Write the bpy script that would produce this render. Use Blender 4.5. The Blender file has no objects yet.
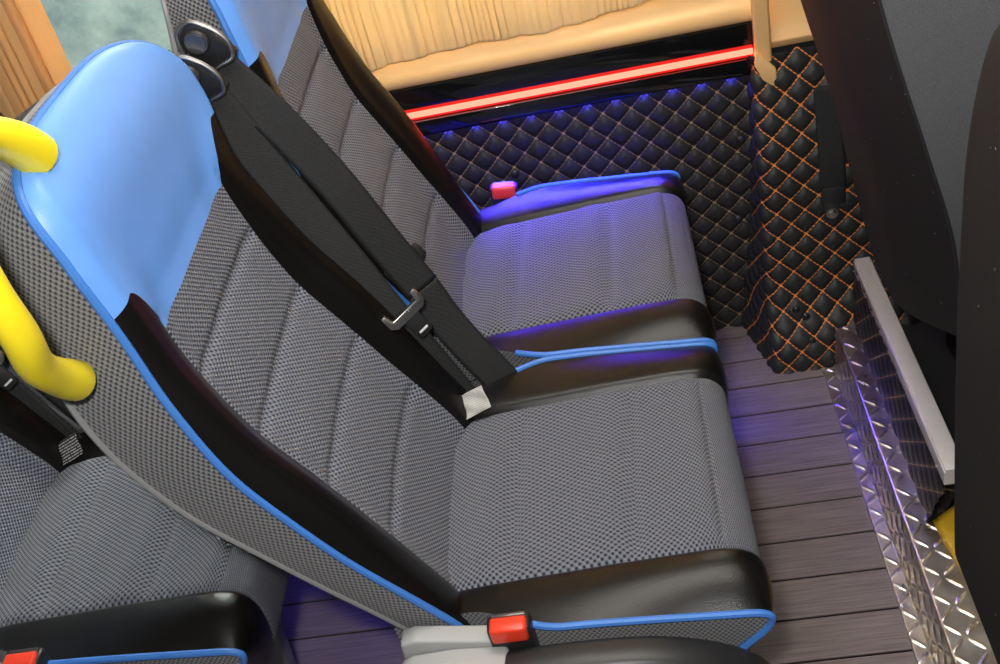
import bpy, bmesh, math, random
import numpy as np
from mathutils import Vector, Matrix
random.seed(4); rng = np.random.default_rng(4)
SC = bpy.context.scene
COL = SC.collection
PI = math.pi

# ------------------------------------------------------------------ helpers
def hermite(xs, ys):
    """smooth monotone-limited interpolation through control points"""
    xs = np.array(xs, float); ys = np.array(ys, float)
    flat = ys.ndim == 1
    if flat: ys = ys[:, None]
    h = np.diff(xs); dl = np.diff(ys, axis=0) / h[:, None]
    m = np.zeros_like(ys)
    m[1:-1] = (dl[:-1] * h[1:, None] + dl[1:] * h[:-1, None]) / (h[1:] + h[:-1])[:, None]
    m[0] = dl[0]; m[-1] = dl[-1]
    def f(x):
        x = np.clip(np.asarray(x, float), xs[0], xs[-1])
        i = np.clip(np.searchsorted(xs, x, side='right') - 1, 0, len(xs) - 2)
        t = ((x - xs[i]) / h[i])[..., None]; hi = h[i][..., None]
        r = ((2*t**3 - 3*t**2 + 1) * ys[i] + (t**3 - 2*t**2 + t) * hi * m[i]
             + (-2*t**3 + 3*t**2) * ys[i+1] + (t**3 - t**2) * hi * m[i+1])
        return r[..., 0] if flat else r
    return f

def smooth_path(pts, n):
    pts = np.array(pts, float)
    d = np.concatenate([[0], np.cumsum(np.linalg.norm(np.diff(pts, axis=0), axis=1))])
    return hermite(d, pts)(np.linspace(0, d[-1], n))

class MB:
    """collects verts / faces / uvs, then links them as one mesh object"""
    def __init__(s): s.v = []; s.f = []; s.uv = []
    def add(s, verts, faces, uvs=None):
        o = len(s.v); s.v += [tuple(map(float, p)) for p in verts]
        s.f += [tuple(i + o for i in f) for f in faces]
        s.uv += [tuple(map(float, u)) for u in uvs] if uvs is not None else [(p[0], p[2]) for p in verts]
    def grid(s, P, UV=None, close_u=False, close_v=False, flip=False):
        nu, nv = P.shape[:2]
        F = []
        for i in range(nu if close_u else nu - 1):
            for j in range(nv if close_v else nv - 1):
                a = i*nv + j; b = ((i+1) % nu)*nv + j; c = ((i+1) % nu)*nv + (j+1) % nv; d = i*nv + (j+1) % nv
                F.append((a, d, c, b) if flip else (a, b, c, d))
        s.add(P.reshape(-1, 3), F, None if UV is None else UV.reshape(-1, 2))
    def tube(s, pts, r, seg=10, closed=False, caps=True):
        pts = np.array(pts, float); n = len(pts)
        T = np.roll(pts, -1, 0) - np.roll(pts, 1, 0) if closed else np.gradient(pts, axis=0)
        T /= np.linalg.norm(T, axis=1)[:, None] + 1e-12
        r = np.broadcast_to(np.array(r, float), (n,))
        up = np.array([0, 0, 1.]) if abs(T[0][2]) < .9 else np.array([1., 0, 0])
        N = np.cross(T[0], up); N /= np.linalg.norm(N)
        P = np.zeros((n, seg, 3)); U = np.zeros((n, seg, 2)); L = 0
        for i in range(n):
            N = N - T[i] * (N @ T[i]); N /= np.linalg.norm(N) + 1e-12
            B = np.cross(T[i], N)
            if i: L += np.linalg.norm(pts[i] - pts[i-1])
            for k in range(seg):
                a = 2*PI*k/seg
                P[i, k] = pts[i] + r[i]*(math.cos(a)*N + math.sin(a)*B); U[i, k] = (k/seg*2*PI*r[i], L)
        o = len(s.v)
        s.grid(P, U, close_u=closed, close_v=True, flip=True)
        if caps and not closed:
            s.f.append(tuple(o + k for k in range(seg)))
            s.f.append(tuple(o + (n-1)*seg + k for k in reversed(range(seg))))
    def box(s, lo, hi, bev=.002, M=None, seg=2):
        bm = bmesh.new(); bmesh.ops.create_cube(bm, size=1)
        lo = Vector(lo); hi = Vector(hi)
        for v in bm.verts: v.co = Vector([(lo[i]+hi[i])/2 + v.co[i]*(hi[i]-lo[i]) for i in range(3)])
        if bev: bmesh.ops.bevel(bm, geom=list(bm.edges), offset=bev, segments=seg, profile=.5, affect='EDGES')
        s.bm(bm, M)
    def bm(s, bm, M=None):
        if M is not None: bm.transform(M)
        bm.verts.index_update()
        vs = [v.co[:] for v in bm.verts]
        s.add(vs, [[v.index for v in f.verts] for f in bm.faces], [(v[0]+v[1]*.7, v[2]+v[1]*.3) for v in vs]); bm.free()
    def prism(s, outline, axis, a, b, bev=.0015, seg=2):
        """extrude a 2-D outline along an axis from a to b"""
        bm = bmesh.new()
        def mk(p, h):
            q = [p[0], p[1]]; q.insert(axis, h); return bm.verts.new(q)
        lo = [mk(p, a) for p in outline]; hi = [mk(p, b) for p in outline]; n = len(outline)
        bm.faces.new(lo[::-1]); bm.faces.new(hi)
        for i in range(n): bm.faces.new((lo[i], lo[(i+1) % n], hi[(i+1) % n], hi[i]))
        bmesh.ops.recalc_face_normals(bm, faces=list(bm.faces))
        if bev:
            es = [e for e in bm.edges if len(e.link_faces) == 2 and e.calc_face_angle() > .5]
            bmesh.ops.bevel(bm, geom=es, offset=bev, segments=seg, profile=.5, affect='EDGES')
        s.bm(bm)
    def build(s, name, mat, parent=None, smooth=True, angle=40):
        me = bpy.data.meshes.new(name); me.from_pydata(s.v, [], s.f)
        uvl = me.uv_layers.new(name='UVMap')
        li = np.zeros(len(me.loops), np.int32); me.loops.foreach_get('vertex_index', li)
        uvl.data.foreach_set('uv', np.array(s.uv, np.float32)[li].ravel())
        me.materials.append(mat)
        if smooth:
            me.polygons.foreach_set('use_smooth', [True]*len(me.polygons))
            if angle: me.set_sharp_from_angle(angle=math.radians(angle))
        me.update()
        o = bpy.data.objects.new(name, me); COL.objects.link(o)
        if parent: o.parent = parent
        return o

def tag(o, label, cat, group=None):
    o['label'] = label; o['category'] = cat
    if group: o['group'] = group
    return o
def thing(name, label, cat, loc=(0, 0, 0), group=None):
    o = bpy.data.objects.new(name, None); COL.objects.link(o); o.location = loc; o.empty_display_size = .05
    return tag(o, label, cat, group)
def struct(o): o['kind'] = 'structure'; return o
def copy_tree(o, parent=None):
    c = o.copy(); COL.objects.link(c)
    if parent: c.parent = parent
    for ch in list(o.children): copy_tree(ch, c)
    return c

# ------------------------------------------------------------------ materials
class NT:
    def __init__(s, name):
        s.m = bpy.data.materials.new(name); s.m.use_nodes = True
        s.t = s.m.node_tree; s.b = s.t.nodes['Principled BSDF']; s.l = s.t.links
    def n(s, typ, **kw):
        x = s.t.nodes.new(typ)
        for k, v in kw.items(): setattr(x, k, v)
        return x
    def put(s, sock, v):
        if isinstance(v, bpy.types.NodeSocket): s.l.new(v, sock)
        else: sock.default_value = v
    def math(s, op, a, b=None, c=None, clamp=False):
        x = s.n('ShaderNodeMath', operation=op, use_clamp=clamp); s.put(x.inputs[0], a)
        if b is not None: s.put(x.inputs[1], b)
        if c is not None: s.put(x.inputs[2], c)
        return x.outputs[0]
    def uv(s):
        x = s.n('ShaderNodeSeparateXYZ'); tc = s.n('ShaderNodeTexCoord'); s.l.new(tc.outputs['UV'], x.inputs[0])
        return x.outputs[0], x.outputs[1]
    def xyz(s, what='Object'):
        x = s.n('ShaderNodeSeparateXYZ'); tc = s.n('ShaderNodeTexCoord'); s.l.new(tc.outputs[what], x.inputs[0])
        return x.outputs
    def comb(s, a, b, c=0.):
        x = s.n('ShaderNodeCombineXYZ'); s.put(x.inputs[0], a); s.put(x.inputs[1], b); s.put(x.inputs[2], c); return x.outputs[0]
    def noise(s, vec=None, scale=5, detail=2, rough=.5, out=0):
        x = s.n('ShaderNodeTexNoise'); x.inputs['Scale'].default_value = scale; x.inputs['Detail'].default_value = detail
        x.inputs['Roughness'].default_value = rough
        if vec is None: vec = s.n('ShaderNodeTexCoord').outputs['Object']
        s.l.new(vec, x.inputs['Vector']); return x.outputs[out]
    def ramp(s, v, stops):
        x = s.n('ShaderNodeValToRGB'); s.put(x.inputs[0], v)
        e = x.color_ramp.elements
        while len(e) < len(stops): e.new(.5)
        for el, (p, c) in zip(e, stops): el.position = p; el.color = (*c, 1)
        return x.outputs[0]
    def mix(s, f, a, b):
        x = s.n('ShaderNodeMix', data_type='RGBA'); s.put(x.inputs[0], f)
        s.put(x.inputs[6], (*a, 1) if isinstance(a, tuple) else a); s.put(x.inputs[7], (*b, 1) if isinstance(b, tuple) else b)
        return x.outputs[2]
    def bump(s, h, strength=.3, dist=.001):
        x = s.n('ShaderNodeBump'); x.inputs['Strength'].default_value = strength; x.inputs['Distance'].default_value = dist
        s.l.new(h, x.inputs['Height']); s.l.new(x.outputs[0], s.b.inputs['Normal'])
    def set(s, color=None, rough=None, metal=None, spec=None, **kw):
        if color is not None: s.put(s.b.inputs['Base Color'], (*color, 1) if isinstance(color, tuple) else color)
        if rough is not None: s.put(s.b.inputs['Roughness'], rough)
        if metal is not None: s.put(s.b.inputs['Metallic'], metal)
        if spec is not None: s.put(s.b.inputs['Specular IOR Level'], spec)
        for k, v in kw.items(): s.put(s.b.inputs[k.replace('_', ' ')], v)
        return s.m

def plain(name, c, rough=.5, metal=0., spec=.5, nscale=0, namp=.15, **kw):
    m = NT(name)
    if nscale:
        f = m.noise(scale=nscale, detail=3)
        lo = tuple(x*(1-namp) for x in c); hi = tuple(min(1, x*(1+namp)) for x in c)
        c = m.mix(f, lo, hi)
    return m.set(c, rough, metal, spec, **kw)

def leather(name, c, rough=.42, spec=.5, bump=.35):
    m = NT(name)
    v = m.n('ShaderNodeTexVoronoi', feature='F1'); v.inputs['Scale'].default_value = 780
    tc = m.n('ShaderNodeTexCoord'); m.l.new(tc.outputs['Object'], v.inputs['Vector'])
    m.bump(v.outputs['Distance'], bump, .0012)
    f = m.noise(scale=30, detail=3)
    return m.set(m.mix(f, tuple(x*.92 for x in c), tuple(x*1.06 for x in c)), rough, 0., spec)

def knit(name, thread, gap, pu, pv, lo=-.35, hi=.15, bump=.5):
    """woven upholstery: staggered lattice of raised threads and dark gaps"""
    m = NT(name); u, v = m.uv()
    cu = m.math('COSINE', m.math('MULTIPLY', u, 2*PI/pu)); cv = m.math('COSINE', m.math('MULTIPLY', v, 2*PI/pv))
    f = m.math('MULTIPLY', cu, cv)
    g = m.math('DIVIDE', m.math('SUBTRACT', f, lo), hi-lo, clamp=True)
    nz = m.noise(scale=900, detail=1)
    th = m.mix(nz, tuple(x*.7 for x in thread), tuple(min(1, x*1.25) for x in thread))
    m.bump(f, bump, .0012)
    return m.set(m.mix(g, gap, th), .85, 0., .25, Sheen_Weight=.15)

M = {}
M['insert'] = knit('seat_knit_fabric', (.187, .197, .232), (.010, .012, .020), .0070, .0054, -.8, .30, .9)
M['back_insert'] = knit('back_knit_fabric', (.187, .200, .245), (.009, .011, .020), .0072, .0068, -.8, .25, .9)
M['side'] = knit('side_panel_fabric', (.21, .21, .215), (.022, .022, .027), .0062, .0080, -.8, .25, .5)
M['black_leather'] = leather('black_leather', (.0052, .0046, .0043), .30, .36, .16)
M['blue_leather'] = leather('blue_leather', (.135, .335, .82), .40, .45, .14)
M['piping'] = leather('blue_piping', (.055, .20, .60), .4, .5, .1)
M['shell'] = plain('grey_shell_plastic', (.23, .23, .23), .5)
M['rear'] = plain('black_shell_plastic', (.018, .018, .02), .55)
M['black_plastic'] = plain('black_plastic', (.016, .016, .017), .42, nscale=400, namp=.1)
M['grey_plastic'] = plain('grey_plastic', (.36, .365, .36), .55)
M['yellow'] = plain('yellow_plastic', (1., .80, .02), .32)
M['red'] = plain('red_plastic', (.82, .05, .018), .32)
M['steel'] = plain('brushed_steel', (.42, .41, .39), .35, 1.)
M['satin'] = plain('satin_grey_metal', (.16, .155, .15), .36, .85)
M['frame'] = plain('dark_grey_painted_steel', (.16, .165, .17), .5)

def webbing():
    m = NT('black_webbing'); u, v = m.uv()
    f = m.math('MULTIPLY', m.math('SINE', m.math('MULTIPLY', v, 2*PI/.0022)), m.math('SINE', m.math('MULTIPLY', u, 2*PI/.0030)))
    nz = m.noise(scale=1300, detail=1)
    m.bump(m.math('ADD', f, nz), .45, .0006)
    return m.set(m.mix(m.math('MULTIPLY', nz, nz), (.006, .006, .006), (.055, .055, .057)), .5, 0., .28)
M['webbing'] = webbing()

def planks():
    m = NT('grey_composite_decking'); X = m.xyz('Object')
    vec = m.comb(m.math('MULTIPLY', X[0], 9.), m.math('MULTIPLY', X[1], 330.), 0.)
    g = m.noise(vec, 1., 3, .6)
    vec2 = m.comb(m.math('MULTIPLY', X[0], 2.), m.math('FLOOR', m.math('DIVIDE', m.math('ADD', X[1], -.0035+.0745*40), .0745)), 3.)
    g2 = m.noise(vec2, 1.7, 2, .5)
    c = m.ramp(g, [(.25, (.10, .078, .072)), (.5, (.19, .155, .146)), (.75, (.26, .222, .212))])
    c = m.mix(m.math('MULTIPLY', g2, .35), c, (.115, .09, .085))
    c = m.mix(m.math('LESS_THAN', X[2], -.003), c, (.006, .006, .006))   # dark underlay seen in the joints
    m.bump(g, .35, .0012)
    return m.set(c, .62, 0., .35)
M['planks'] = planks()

P_Q = .0495
def quilt(name, thread, base, tw=.0016):
    m = NT(name); u, v = m.uv()
    def line(a):
        fr = m.math('FRACT', m.math('ADD', a, 100.5))
        return m.math('ABSOLUTE', m.math('SUBTRACT', fr, .5))
    a = line(m.math('DIVIDE', m.math('ADD', u, v), P_Q)); b = line(m.math('DIVIDE', m.math('SUBTRACT', u, v), P_Q))
    d = m.math('MULTIPLY', m.math('MINIMUM', a, b), P_Q*.7071)
    # stitches: interrupted thread, knots where the lines cross
    st = m.math('GREATER_THAN', m.math('SINE', m.math('MULTIPLY', v, 2*PI/.0058)), -.72)
    on = m.math('MULTIPLY', m.math('LESS_THAN', d, tw), st)
    knot = m.math('LESS_THAN', m.math('ADD', a, b), .105)
    on = m.math('MAXIMUM', on, knot)
    nz = m.noise(scale=500, detail=2)
    m.bump(nz, .12, .0008)
    return m.set(m.mix(on, m.mix(nz, base, tuple(x*1.5 for x in base)), thread), m.math('ADD', .5, m.math('MULTIPLY', on, .3)), 0., .4)
M['quilt_wall'] = quilt('quilted_black_leather_tan_thread', (.36, .23, .12), (.017, .016, .0155), .0006)
M['quilt_pillar'] = quilt('quilted_black_leather_orange_thread', (.85, .27, .06), (.016, .0165, .0165), .0010)
M['ceil'] = plain('tan_ceiling_lining', (.30, .22, .15), .8, nscale=8)
M['gloss'] = plain('gloss_black_trim', (.006, .006, .0065), .07, 0., .6)
M['beige'] = plain('beige_wall_plastic', (.96, .58, .235), .45, nscale=6, namp=.05)

def curtain_mat(name, c):
    m = NT(name); f = m.noise(scale=700, detail=2); f2 = m.noise(scale=9, detail=3)
    c0 = m.mix(f, tuple(x*.88 for x in c), tuple(min(1, x*1.08) for x in c))
    m.bump(f, .25, .0008)
    col = m.mix(m.math('MULTIPLY', f2, .3), c0, tuple(x*.8 for x in c))
    m.set(col, .8, 0., .2, Sheen_Weight=.2)
    tr = m.n('ShaderNodeBsdfTranslucent'); m.l.new(col, tr.inputs[0])
    mx = m.n('ShaderNodeMixShader'); mx.inputs[0].default_value = .35
    m.l.new(m.b.outputs[0], mx.inputs[1]); m.l.new(tr.outputs[0], mx.inputs[2])
    m.l.new(mx.outputs[0], m.t.nodes['Material Output'].inputs[0]); return m.m
M['curtain'] = curtain_mat('cream_curtain_cloth', (.98, .74, .40))
M['curtain_tan'] = curtain_mat('tan_curtain_cloth', (.90, .58, .26))

def diamond():
    m = NT('diamond_plate_aluminium')
    f = m.noise(scale=26, detail=4, rough=.65)
    c = m.ramp(f, [(.3, (.55, .52, .48)), (.6, (.72, .70, .67)), (.8, (.80, .78, .74))])
    sm = m.noise(scale=120, detail=2); m.bump(sm, .08, .001)
    return m.set(c, m.math('ADD', .2, m.math('MULTIPLY', f, .22)), 1.)
M['diamond'] = diamond()
M['alu'] = plain('aluminium_bar_finish', (.62, .60, .59), .4, .35, nscale=40, namp=.06)

def front_cover(name, c, specks, sp_scale=150, thr=.032):
    m = NT(name)
    v = m.n('ShaderNodeTexVoronoi', feature='F1'); v.inputs['Scale'].default_value = sp_scale
    tc = m.n('ShaderNodeTexCoord'); m.l.new(tc.outputs['Object'], v.inputs['Vector'])
    keep = m.math('GREATER_THAN', m.noise(scale=41, detail=2), .56)
    on = m.math('MULTIPLY', m.math('LESS_THAN', v.outputs['Distance'], thr), keep)
    nz = m.noise(scale=900, detail=2, rough=.7)
    base = m.mix(nz, tuple(x*.35 for x in c), tuple(x*1.8 for x in c))
    m.bump(nz, .5, .0009)
    return m.set(m.mix(on, base, (.45, .43, .4)) if specks else base, .75, 0., .3)
M['cover_dark'] = front_cover('dusty_black_cloth', (.015, .014, .0135), True, 85, .075)
M['cover_lit'] = front_cover('black_cloth_lit_grey', (.085, .088, .095), False)  # lighter copy of the seat cloth, light on the near side painted in
M['cover_edge'] = front_cover('worn_charcoal_cloth', (.013, .012, .011), True, 75, .085)

def stone():
    m = NT('mottled_teal_plaster')
    f = m.noise(scale=4.2, detail=9, rough=.66); f2 = m.noise(scale=14, detail=5, rough=.7)
    c = m.ramp(f, [(.36, (.20, .29, .29)), (.5, (.38, .49, .46)), (.62, (.55, .66, .60))])
    return m.set(m.mix(m.math('MULTIPLY', f2, .55), c, (.20, .27, .26)), .9)
M['stone'] = stone()
def glass():
    m = NT('window_glass')
    return m.set((.9, .97, .95), .0, 0., .5, Transmission_Weight=1., IOR=1.05)
M['glass'] = glass()
def tagmat(name, paper, ink, pv=.0042):
    m = NT(name); u, v = m.uv()
    row = m.math('LESS_THAN', m.math('FRACT', m.math('DIVIDE', v, pv)), .34)
    brk = m.math('GREATER_THAN', m.noise(m.comb(m.math('MULTIPLY', u, 420.), m.math('FLOOR', m.math('DIVIDE', v, pv)), 0.), 1., 1), .44)
    return m.set(m.mix(m.math('MULTIPLY', row, brk), paper, ink), .6)
M['tag_black'] = tagmat('black_printed_label', (.02, .02, .02), (.55, .55, .55))
M['tag_white'] = tagmat('silver_printed_label', (.52, .51, .47), (.33, .32, .30), .003)
def emit(name, c, s):
    m = NT(name); return m.set((.02, .02, .02), .4, 0., .3, Emission_Color=(*c, 1), Emission_Strength=s)
M['led_red'] = emit('red_led_lens', (1., .068, .042), 8.)
M['led_halo'] = emit('red_led_diffuser', (1., .012, .006), .9)
M['led_blue'] = emit('blue_led_lens', (.03, .03, 1.), 150.)
M['lamp'] = emit('ceiling_lamp_diffuser', (1., .95, .88), 1.5)
M['foil'] = plain('glossy_yellow_sheet', (.80, .50, .02), .25, 0., .6)
M['white'] = plain('off_white_plastic', (.7, .69, .66), .5)

# ------------------------------------------------------------------ setting
WALL = 1.01
# floor: composite boards running along the vehicle, grooves between them
mb = MB(); ys = []; zs = []
y = -1.6 + .0745*0
k0 = round((-1.6-.229)/.0745)
yy = .229 + .0745*k0
while yy < WALL + .05:
    a, b = yy, yy + .0745
    ys += [a-.0019, a-.0018, a+.0018, a+.0019, a+.0026, b-.0026]; zs += [-.0008, -.012, -.012, -.0008, 0, 0]
    yy = b
xs = np.linspace(-2.0, .60, 27)
P = np.array([[(x, yv, zv) for yv, zv in zip(ys, zs)] for x in xs])
mb.grid(P, P[..., :2].copy())
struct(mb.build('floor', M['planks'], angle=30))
# raised deck beyond the step (front footwell platform)
# ceiling
mb = MB(); mb.box((-2.0, -1.6, 1.95), (1.6, 1.1, 1.99), .004); struct(mb.build('ceiling', M['ceil']))

def quilt_height(u, v, amp):
    a = np.abs(np.sin(PI*(u+v)/P_Q)); b = np.abs(np.sin(PI*(u-v)/P_Q))
    return amp*(np.minimum(a, b)**.6 * .35 + (1-(1-a*b)**2.2)*.65)
# quilted lower wall
xs = np.arange(-1.75, .1601, .0035); zs = np.arange(-.003, .5601, .0035)
X, Z = np.meshgrid(xs, zs, indexing='ij')
U = X + .012; V = Z + .0215
H = quilt_height(U, V, .0075)
P = np.stack([X, WALL - H, Z], -1)
mb = MB(); mb.grid(P, np.stack([U, V], -1))
wall = struct(mb.build('wall_window_side', M['quilt_wall'], angle=0))
mb = MB(); mb.box((-2.0, WALL+.006, -.01), (1.6, WALL+.03, .66), .002); struct(mb.build('trim_4', M['black_plastic']))
for (x, z) in [(.119, .425), (-.285, .438), (.102, .258)]:
    mb = MB(); bm = bmesh.new(); bmesh.ops.create_uvsphere(bm, u_segments=16, v_segments=8, radius=.0085)
    mb.bm(bm, Matrix.Translation((x, WALL-.006, z)) @ Matrix.Diagonal((1, .6, 1, 1)))
    mb.build('panel_clip', M['black_plastic'], wall)
# gloss black trim with the lamp recess
mb = MB(); out = [(WALL+.02, .5525), (WALL-.0075, .5525), (WALL-.0075, .5485), (WALL-.0098, .5480), (WALL-.0108, .557), (WALL-.010, .577), (WALL-.004, .579), (WALL-.004, .601), (WALL-.010, .603), (WALL-.008, .640), (WALL+.02, .642)]
mb.prism(out, 0, -1.75, .152, .0012); struct(mb.build('trim_1', M['gloss']))
# beige wall moulding above the trim, up to the window
prof = smooth_path([(WALL+.03, .642), (WALL-.004, .643), (WALL-.008, .652), (WALL-.006, .668), (WALL-.002, .676), (WALL+.004, .690), (WALL+.012, .715), (WALL+.03, .735)], 40)
xs = np.linspace(-.74, .16, 40)
P = np.array([[(x, p[0], p[1]) for p in prof] for x in xs])
mb = MB(); mb.grid(P, P[..., ::2].copy(), flip=True); struct(mb.build('wall_sill', M['beige']))
mb = MB(); mb.box((-2.0, WALL, .642), (-.74, WALL+.04, .765), .006); mb.box((-2.0, WALL+.03, .735), (.16, WALL+.05, .772), .004)
mb.box((-2.0, WALL+.02, 1.5), (1.6, WALL+.06, 1.95), .004); mb.box((.12, WALL+.022, .735), (.17, WALL+.05, 1.5), .003)
wf = struct(mb.build('window_1', M['gloss']))
mb = MB(); mb.box((-2.0, WALL+.036, .765), (.13, WALL+.041, 1.51), 0); mb.build('window_pane', M['glass'], wf)
# beige panel ahead of the window
mb = MB(); mb.prism([(WALL-.002, .585), (WALL-.010, .600), (WALL-.004, .612), (WALL+.004, .64), (WALL+.012, 1.95), (WALL+.03, 1.95), (WALL+.03, .585)], 0, .16, 1.6, .002)
struct(mb.build('wall_front_side', M['beige']))
# post cover, a beige channel with a clip foot
mb = MB()
out = [(.1525, 1.0), (.1525, .984), (.1555, .981), (.176, .981), (.179, .984), (.179, 1.0)]
mb.prism(out, 2, .552, 1.9, .0012)
post = struct(mb.build('trim_2', M['beige']))
mb = MB(); mb.prism([(.149, .575), (.1525, .60), (.179, .57), (.183, .565), (.183, .535), (.176, .533), (.160, .548)], 1, .974, .998, .002); mb.build('clip_foot', M['beige'], post)
mb = MB(); bm = bmesh.new(); bmesh.ops.create_uvsphere(bm, u_segments=14, v_segments=8, radius=.0042)
mb.bm(bm, Matrix.Translation((.1565, .980, .577))); mb.build('screw_cap', M['white'], post)

# quilted pillar foot: leaning corner post wrapped in quilted leather
yf = hermite([-.003, .058, .107, .24, .41, .56, .62], [.848, .866, .897, .928, .948, .982, .998])
xe = hermite([-.003, .058, .107, .24, .41, .56, .62], [.130, .134, .134, .138, .142, .148, .150])
xw = hermite([-.003, .1, .33, .557, .62], [.092, .108, .133, .147, .152])
zs = np.arange(-.003, .592, .0035)
cols = []
segs = []
for z in zs:
    a = np.array([float(xw(z)), WALL+.004]); b = np.array([float(xe(z)), float(yf(z))]); c = np.array([.52, float(yf(z))+.004])
    r = min(.016, np.linalg.norm(b-a)*.4)
    d1 = (a-b)/np.linalg.norm(a-b); d2 = (c-b)/np.linalg.norm(c-b)
    n1 = 30; row = [a + (b + d1*r - a)*t for t in np.linspace(0, 1, n1)]
    for t in np.linspace(0, 1, 8)[1:-1]: row.append((1-t)**2*(b+d1*r) + 2*t*(1-t)*b + t*t*(b+d2*r))
    row += [b + d2*r + (c-b-d2*r)*t for t in np.linspace(0, 1, 108)]
    cols.append(row)
B = np.array(cols)                       # z, s, 2
S = np.zeros(B.shape[:2])
S[:, 1:] = np.cumsum(np.linalg.norm(np.diff(B, axis=1), axis=2), axis=1)
S -= S[:, 33:34]                         # measure from the corner
Zg = np.repeat(zs[:, None], B.shape[1], 1)
U = S + .006; V = Zg*1.03 + .011
T = np.gradient(B, axis=1); T /= np.linalg.norm(T, axis=2)[..., None]
Nn = np.stack([T[..., 1], -T[..., 0]], -1)
H = quilt_height(U, V, .0075)
Bq = B + Nn*H[..., None]
P = np.stack([Bq[..., 0], Bq[..., 1], Zg], -1)
mb = MB(); mb.grid(P, np.stack([U, V], -1), flip=True)
pil = mb.build('quilted_pillar_cover', M['quilt_pillar'], angle=0)
tag(pil, 'black diamond-quilted pillar cover with bright orange stitching in the corner', 'pillar cover')
for (x, y, z) in [(.196, .836, .098), (.180, .842, .112), (.20, .848, .06)]:
    mb = MB(); bm = bmesh.new(); bmesh.ops.create_uvsphere(bm, u_segments=14, v_segments=8, radius=.008)
    mb.bm(bm, Matrix.Translation((x, float(yf(z))-.006, z)) @ Matrix.Diagonal((1, .6, 1, 1))); mb.build('panel_clip', M['black_plastic'], pil)

# LED strips
mb = MB(); mb.box((-1.70, WALL-.0060, .5795), (.1515, WALL-.002, .6005), .001)
lr = mb.build('led_strip', M['led_halo'])
mb = MB(); mb.box((-1.70, WALL-.0095, .5848), (.1512, WALL-.0054, .5956), .0015); mb.build('lens', M['led_red'], lr)
tag(lr, 'glowing red-orange LED strip set in the gloss black trim', 'LED strip')
mb = MB(); mb.box((-1.70, WALL-.0070, .5505), (.150, WALL-.0005, .5522), .0004)
tag(mb.build('led_strip', M['led_blue']), 'thin blue LED strip under the lower edge of the black trim', 'LED strip')

# curtains
def curtain(name, x0, x1, ztop, hem, folds, amp, y0, lean, mat, label, hemband=.03):
    xs = np.linspace(0, 1, 320); zz = np.linspace(0, 1, 44)
    P = np.zeros((320, 44, 3)); UV = np.zeros((320, 44, 2))
    ph = np.cumsum(np.abs(1 + .55*np.sin(xs*17.3) + .35*np.sin(xs*41.1+1)))
    ph = ph/ph[-1]*folds*2*PI
    for j, t in enumerate(zz):
        zb = hem(xs); z = zb + (ztop-zb)*t**1.5
        gather = .55 + .45*np.minimum(1, t*6) if hemband else 1.
        yv = y0 + amp*gather*(np.sin(ph) + .35*np.sin(2.3*ph+.6)) + .0012*np.sin(ph*5+3*t)
        xv = x0 + (x1-x0)*xs + lean*t + amp*.5*np.cos(ph)
        P[:, j, 0] = xv; P[:, j, 1] = yv; P[:, j, 2] = z; UV[:, j, 0] = xs; UV[:, j, 1] = z
    mb = MB(); mb.grid(P, UV, flip=True)
    o = mb.build(name, mat, angle=0)
    sm = o.modifiers.new('thick', 'SOLIDIFY'); sm.thickness = .0012
    return tag(o, label, 'curtain')
hx = hermite([0, .12, .27, .46, .6, .85, 1], [.686, .690, .697, .703, .699, .716, .722])
curtain('curtain', -.60, .09, 1.46, lambda s: hx(s) + .0018*np.sin(s*60), 44, .0032, .991, .0, M['curtain'], 'cream gathered curtain with a stitched hem above the red LED strip')
curtain('curtain', -1.62, -.985, 1.46, lambda s: .70 + 0*s, 34, .013, .985, .02, M['curtain_tan'], 'tan pleated curtain drawn back at the left end of the window', 0)

# plaster wall outside the window
mb = MB(); mb.box((-5.5, 2.6, -1.5), (4, 2.75, 4.5), .01); struct(mb.build('wall_outside', M['stone']))

# ------------------------------------------------------------------ step, partition
def tread_height(u, v, p=.025, amp=.0018):
    """raised bars in alternating diagonal directions"""
    i = np.floor(u/p); j = np.floor(v/p)
    fu = (u/p - i - .5)*p; fv = (v/p - j - .5)*p
    s = np.where((i + j) % 2 == 0, 1., -1.)
    a = (fu + s*fv)*.7071; b = (fu - s*fv)*.7071
    r = (a/.0135)**2 + (b/.0022)**2
    return amp*np.clip(1.25*(1 - r), 0, 1)**.6
step = thing('checker_plate_step', 'silver diamond-plate step edge running across the grey floor boards', 'step', (.24, 0, 0))
def plate(name, prof, y0, y1, offv=0.):
    d = np.concatenate([[0], np.cumsum(np.linalg.norm(np.diff(np.array(prof), axis=0), axis=1))])
    n = int(d[-1]/.0012); s = np.linspace(0, d[-1], n)
    c = np.array([[np.interp(t, d, [p[k] for p in prof]) for k in (0, 1)] for t in s])
    T = np.gradient(c, axis=0); T /= np.linalg.norm(T, axis=1)[:, None]
    N = np.stack([-T[:, 1], T[:, 0]], -1)
    yv = np.arange(y0, y1, .0016)
    Sg, Yg = np.meshgrid(s+offv, yv, indexing='ij')
    H = tread_height(Sg, Yg)
    H *= np.clip(np.minimum(s, d[-1]-s)/.002, 0, 1)[:, None]
    P = np.stack([c[:, 0][:, None] + N[:, 0][:, None]*H - .24, Yg, c[:, 1][:, None] + N[:, 1][:, None]*H], -1)
    mb = MB(); mb.grid(P, np.stack([Sg, Yg], -1), flip=True)
    return mb.build(name, M['diamond'], step, angle=0)
plate('floor_flange', [(.2125, .0), (.2135, .0028), (.235, .0028), (.2355, .004)], -1.0, .838)
plate('riser', [(.2355, .004), (.2395, .098), (.2405, .0995)], -1.0, .838, .006)
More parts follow.
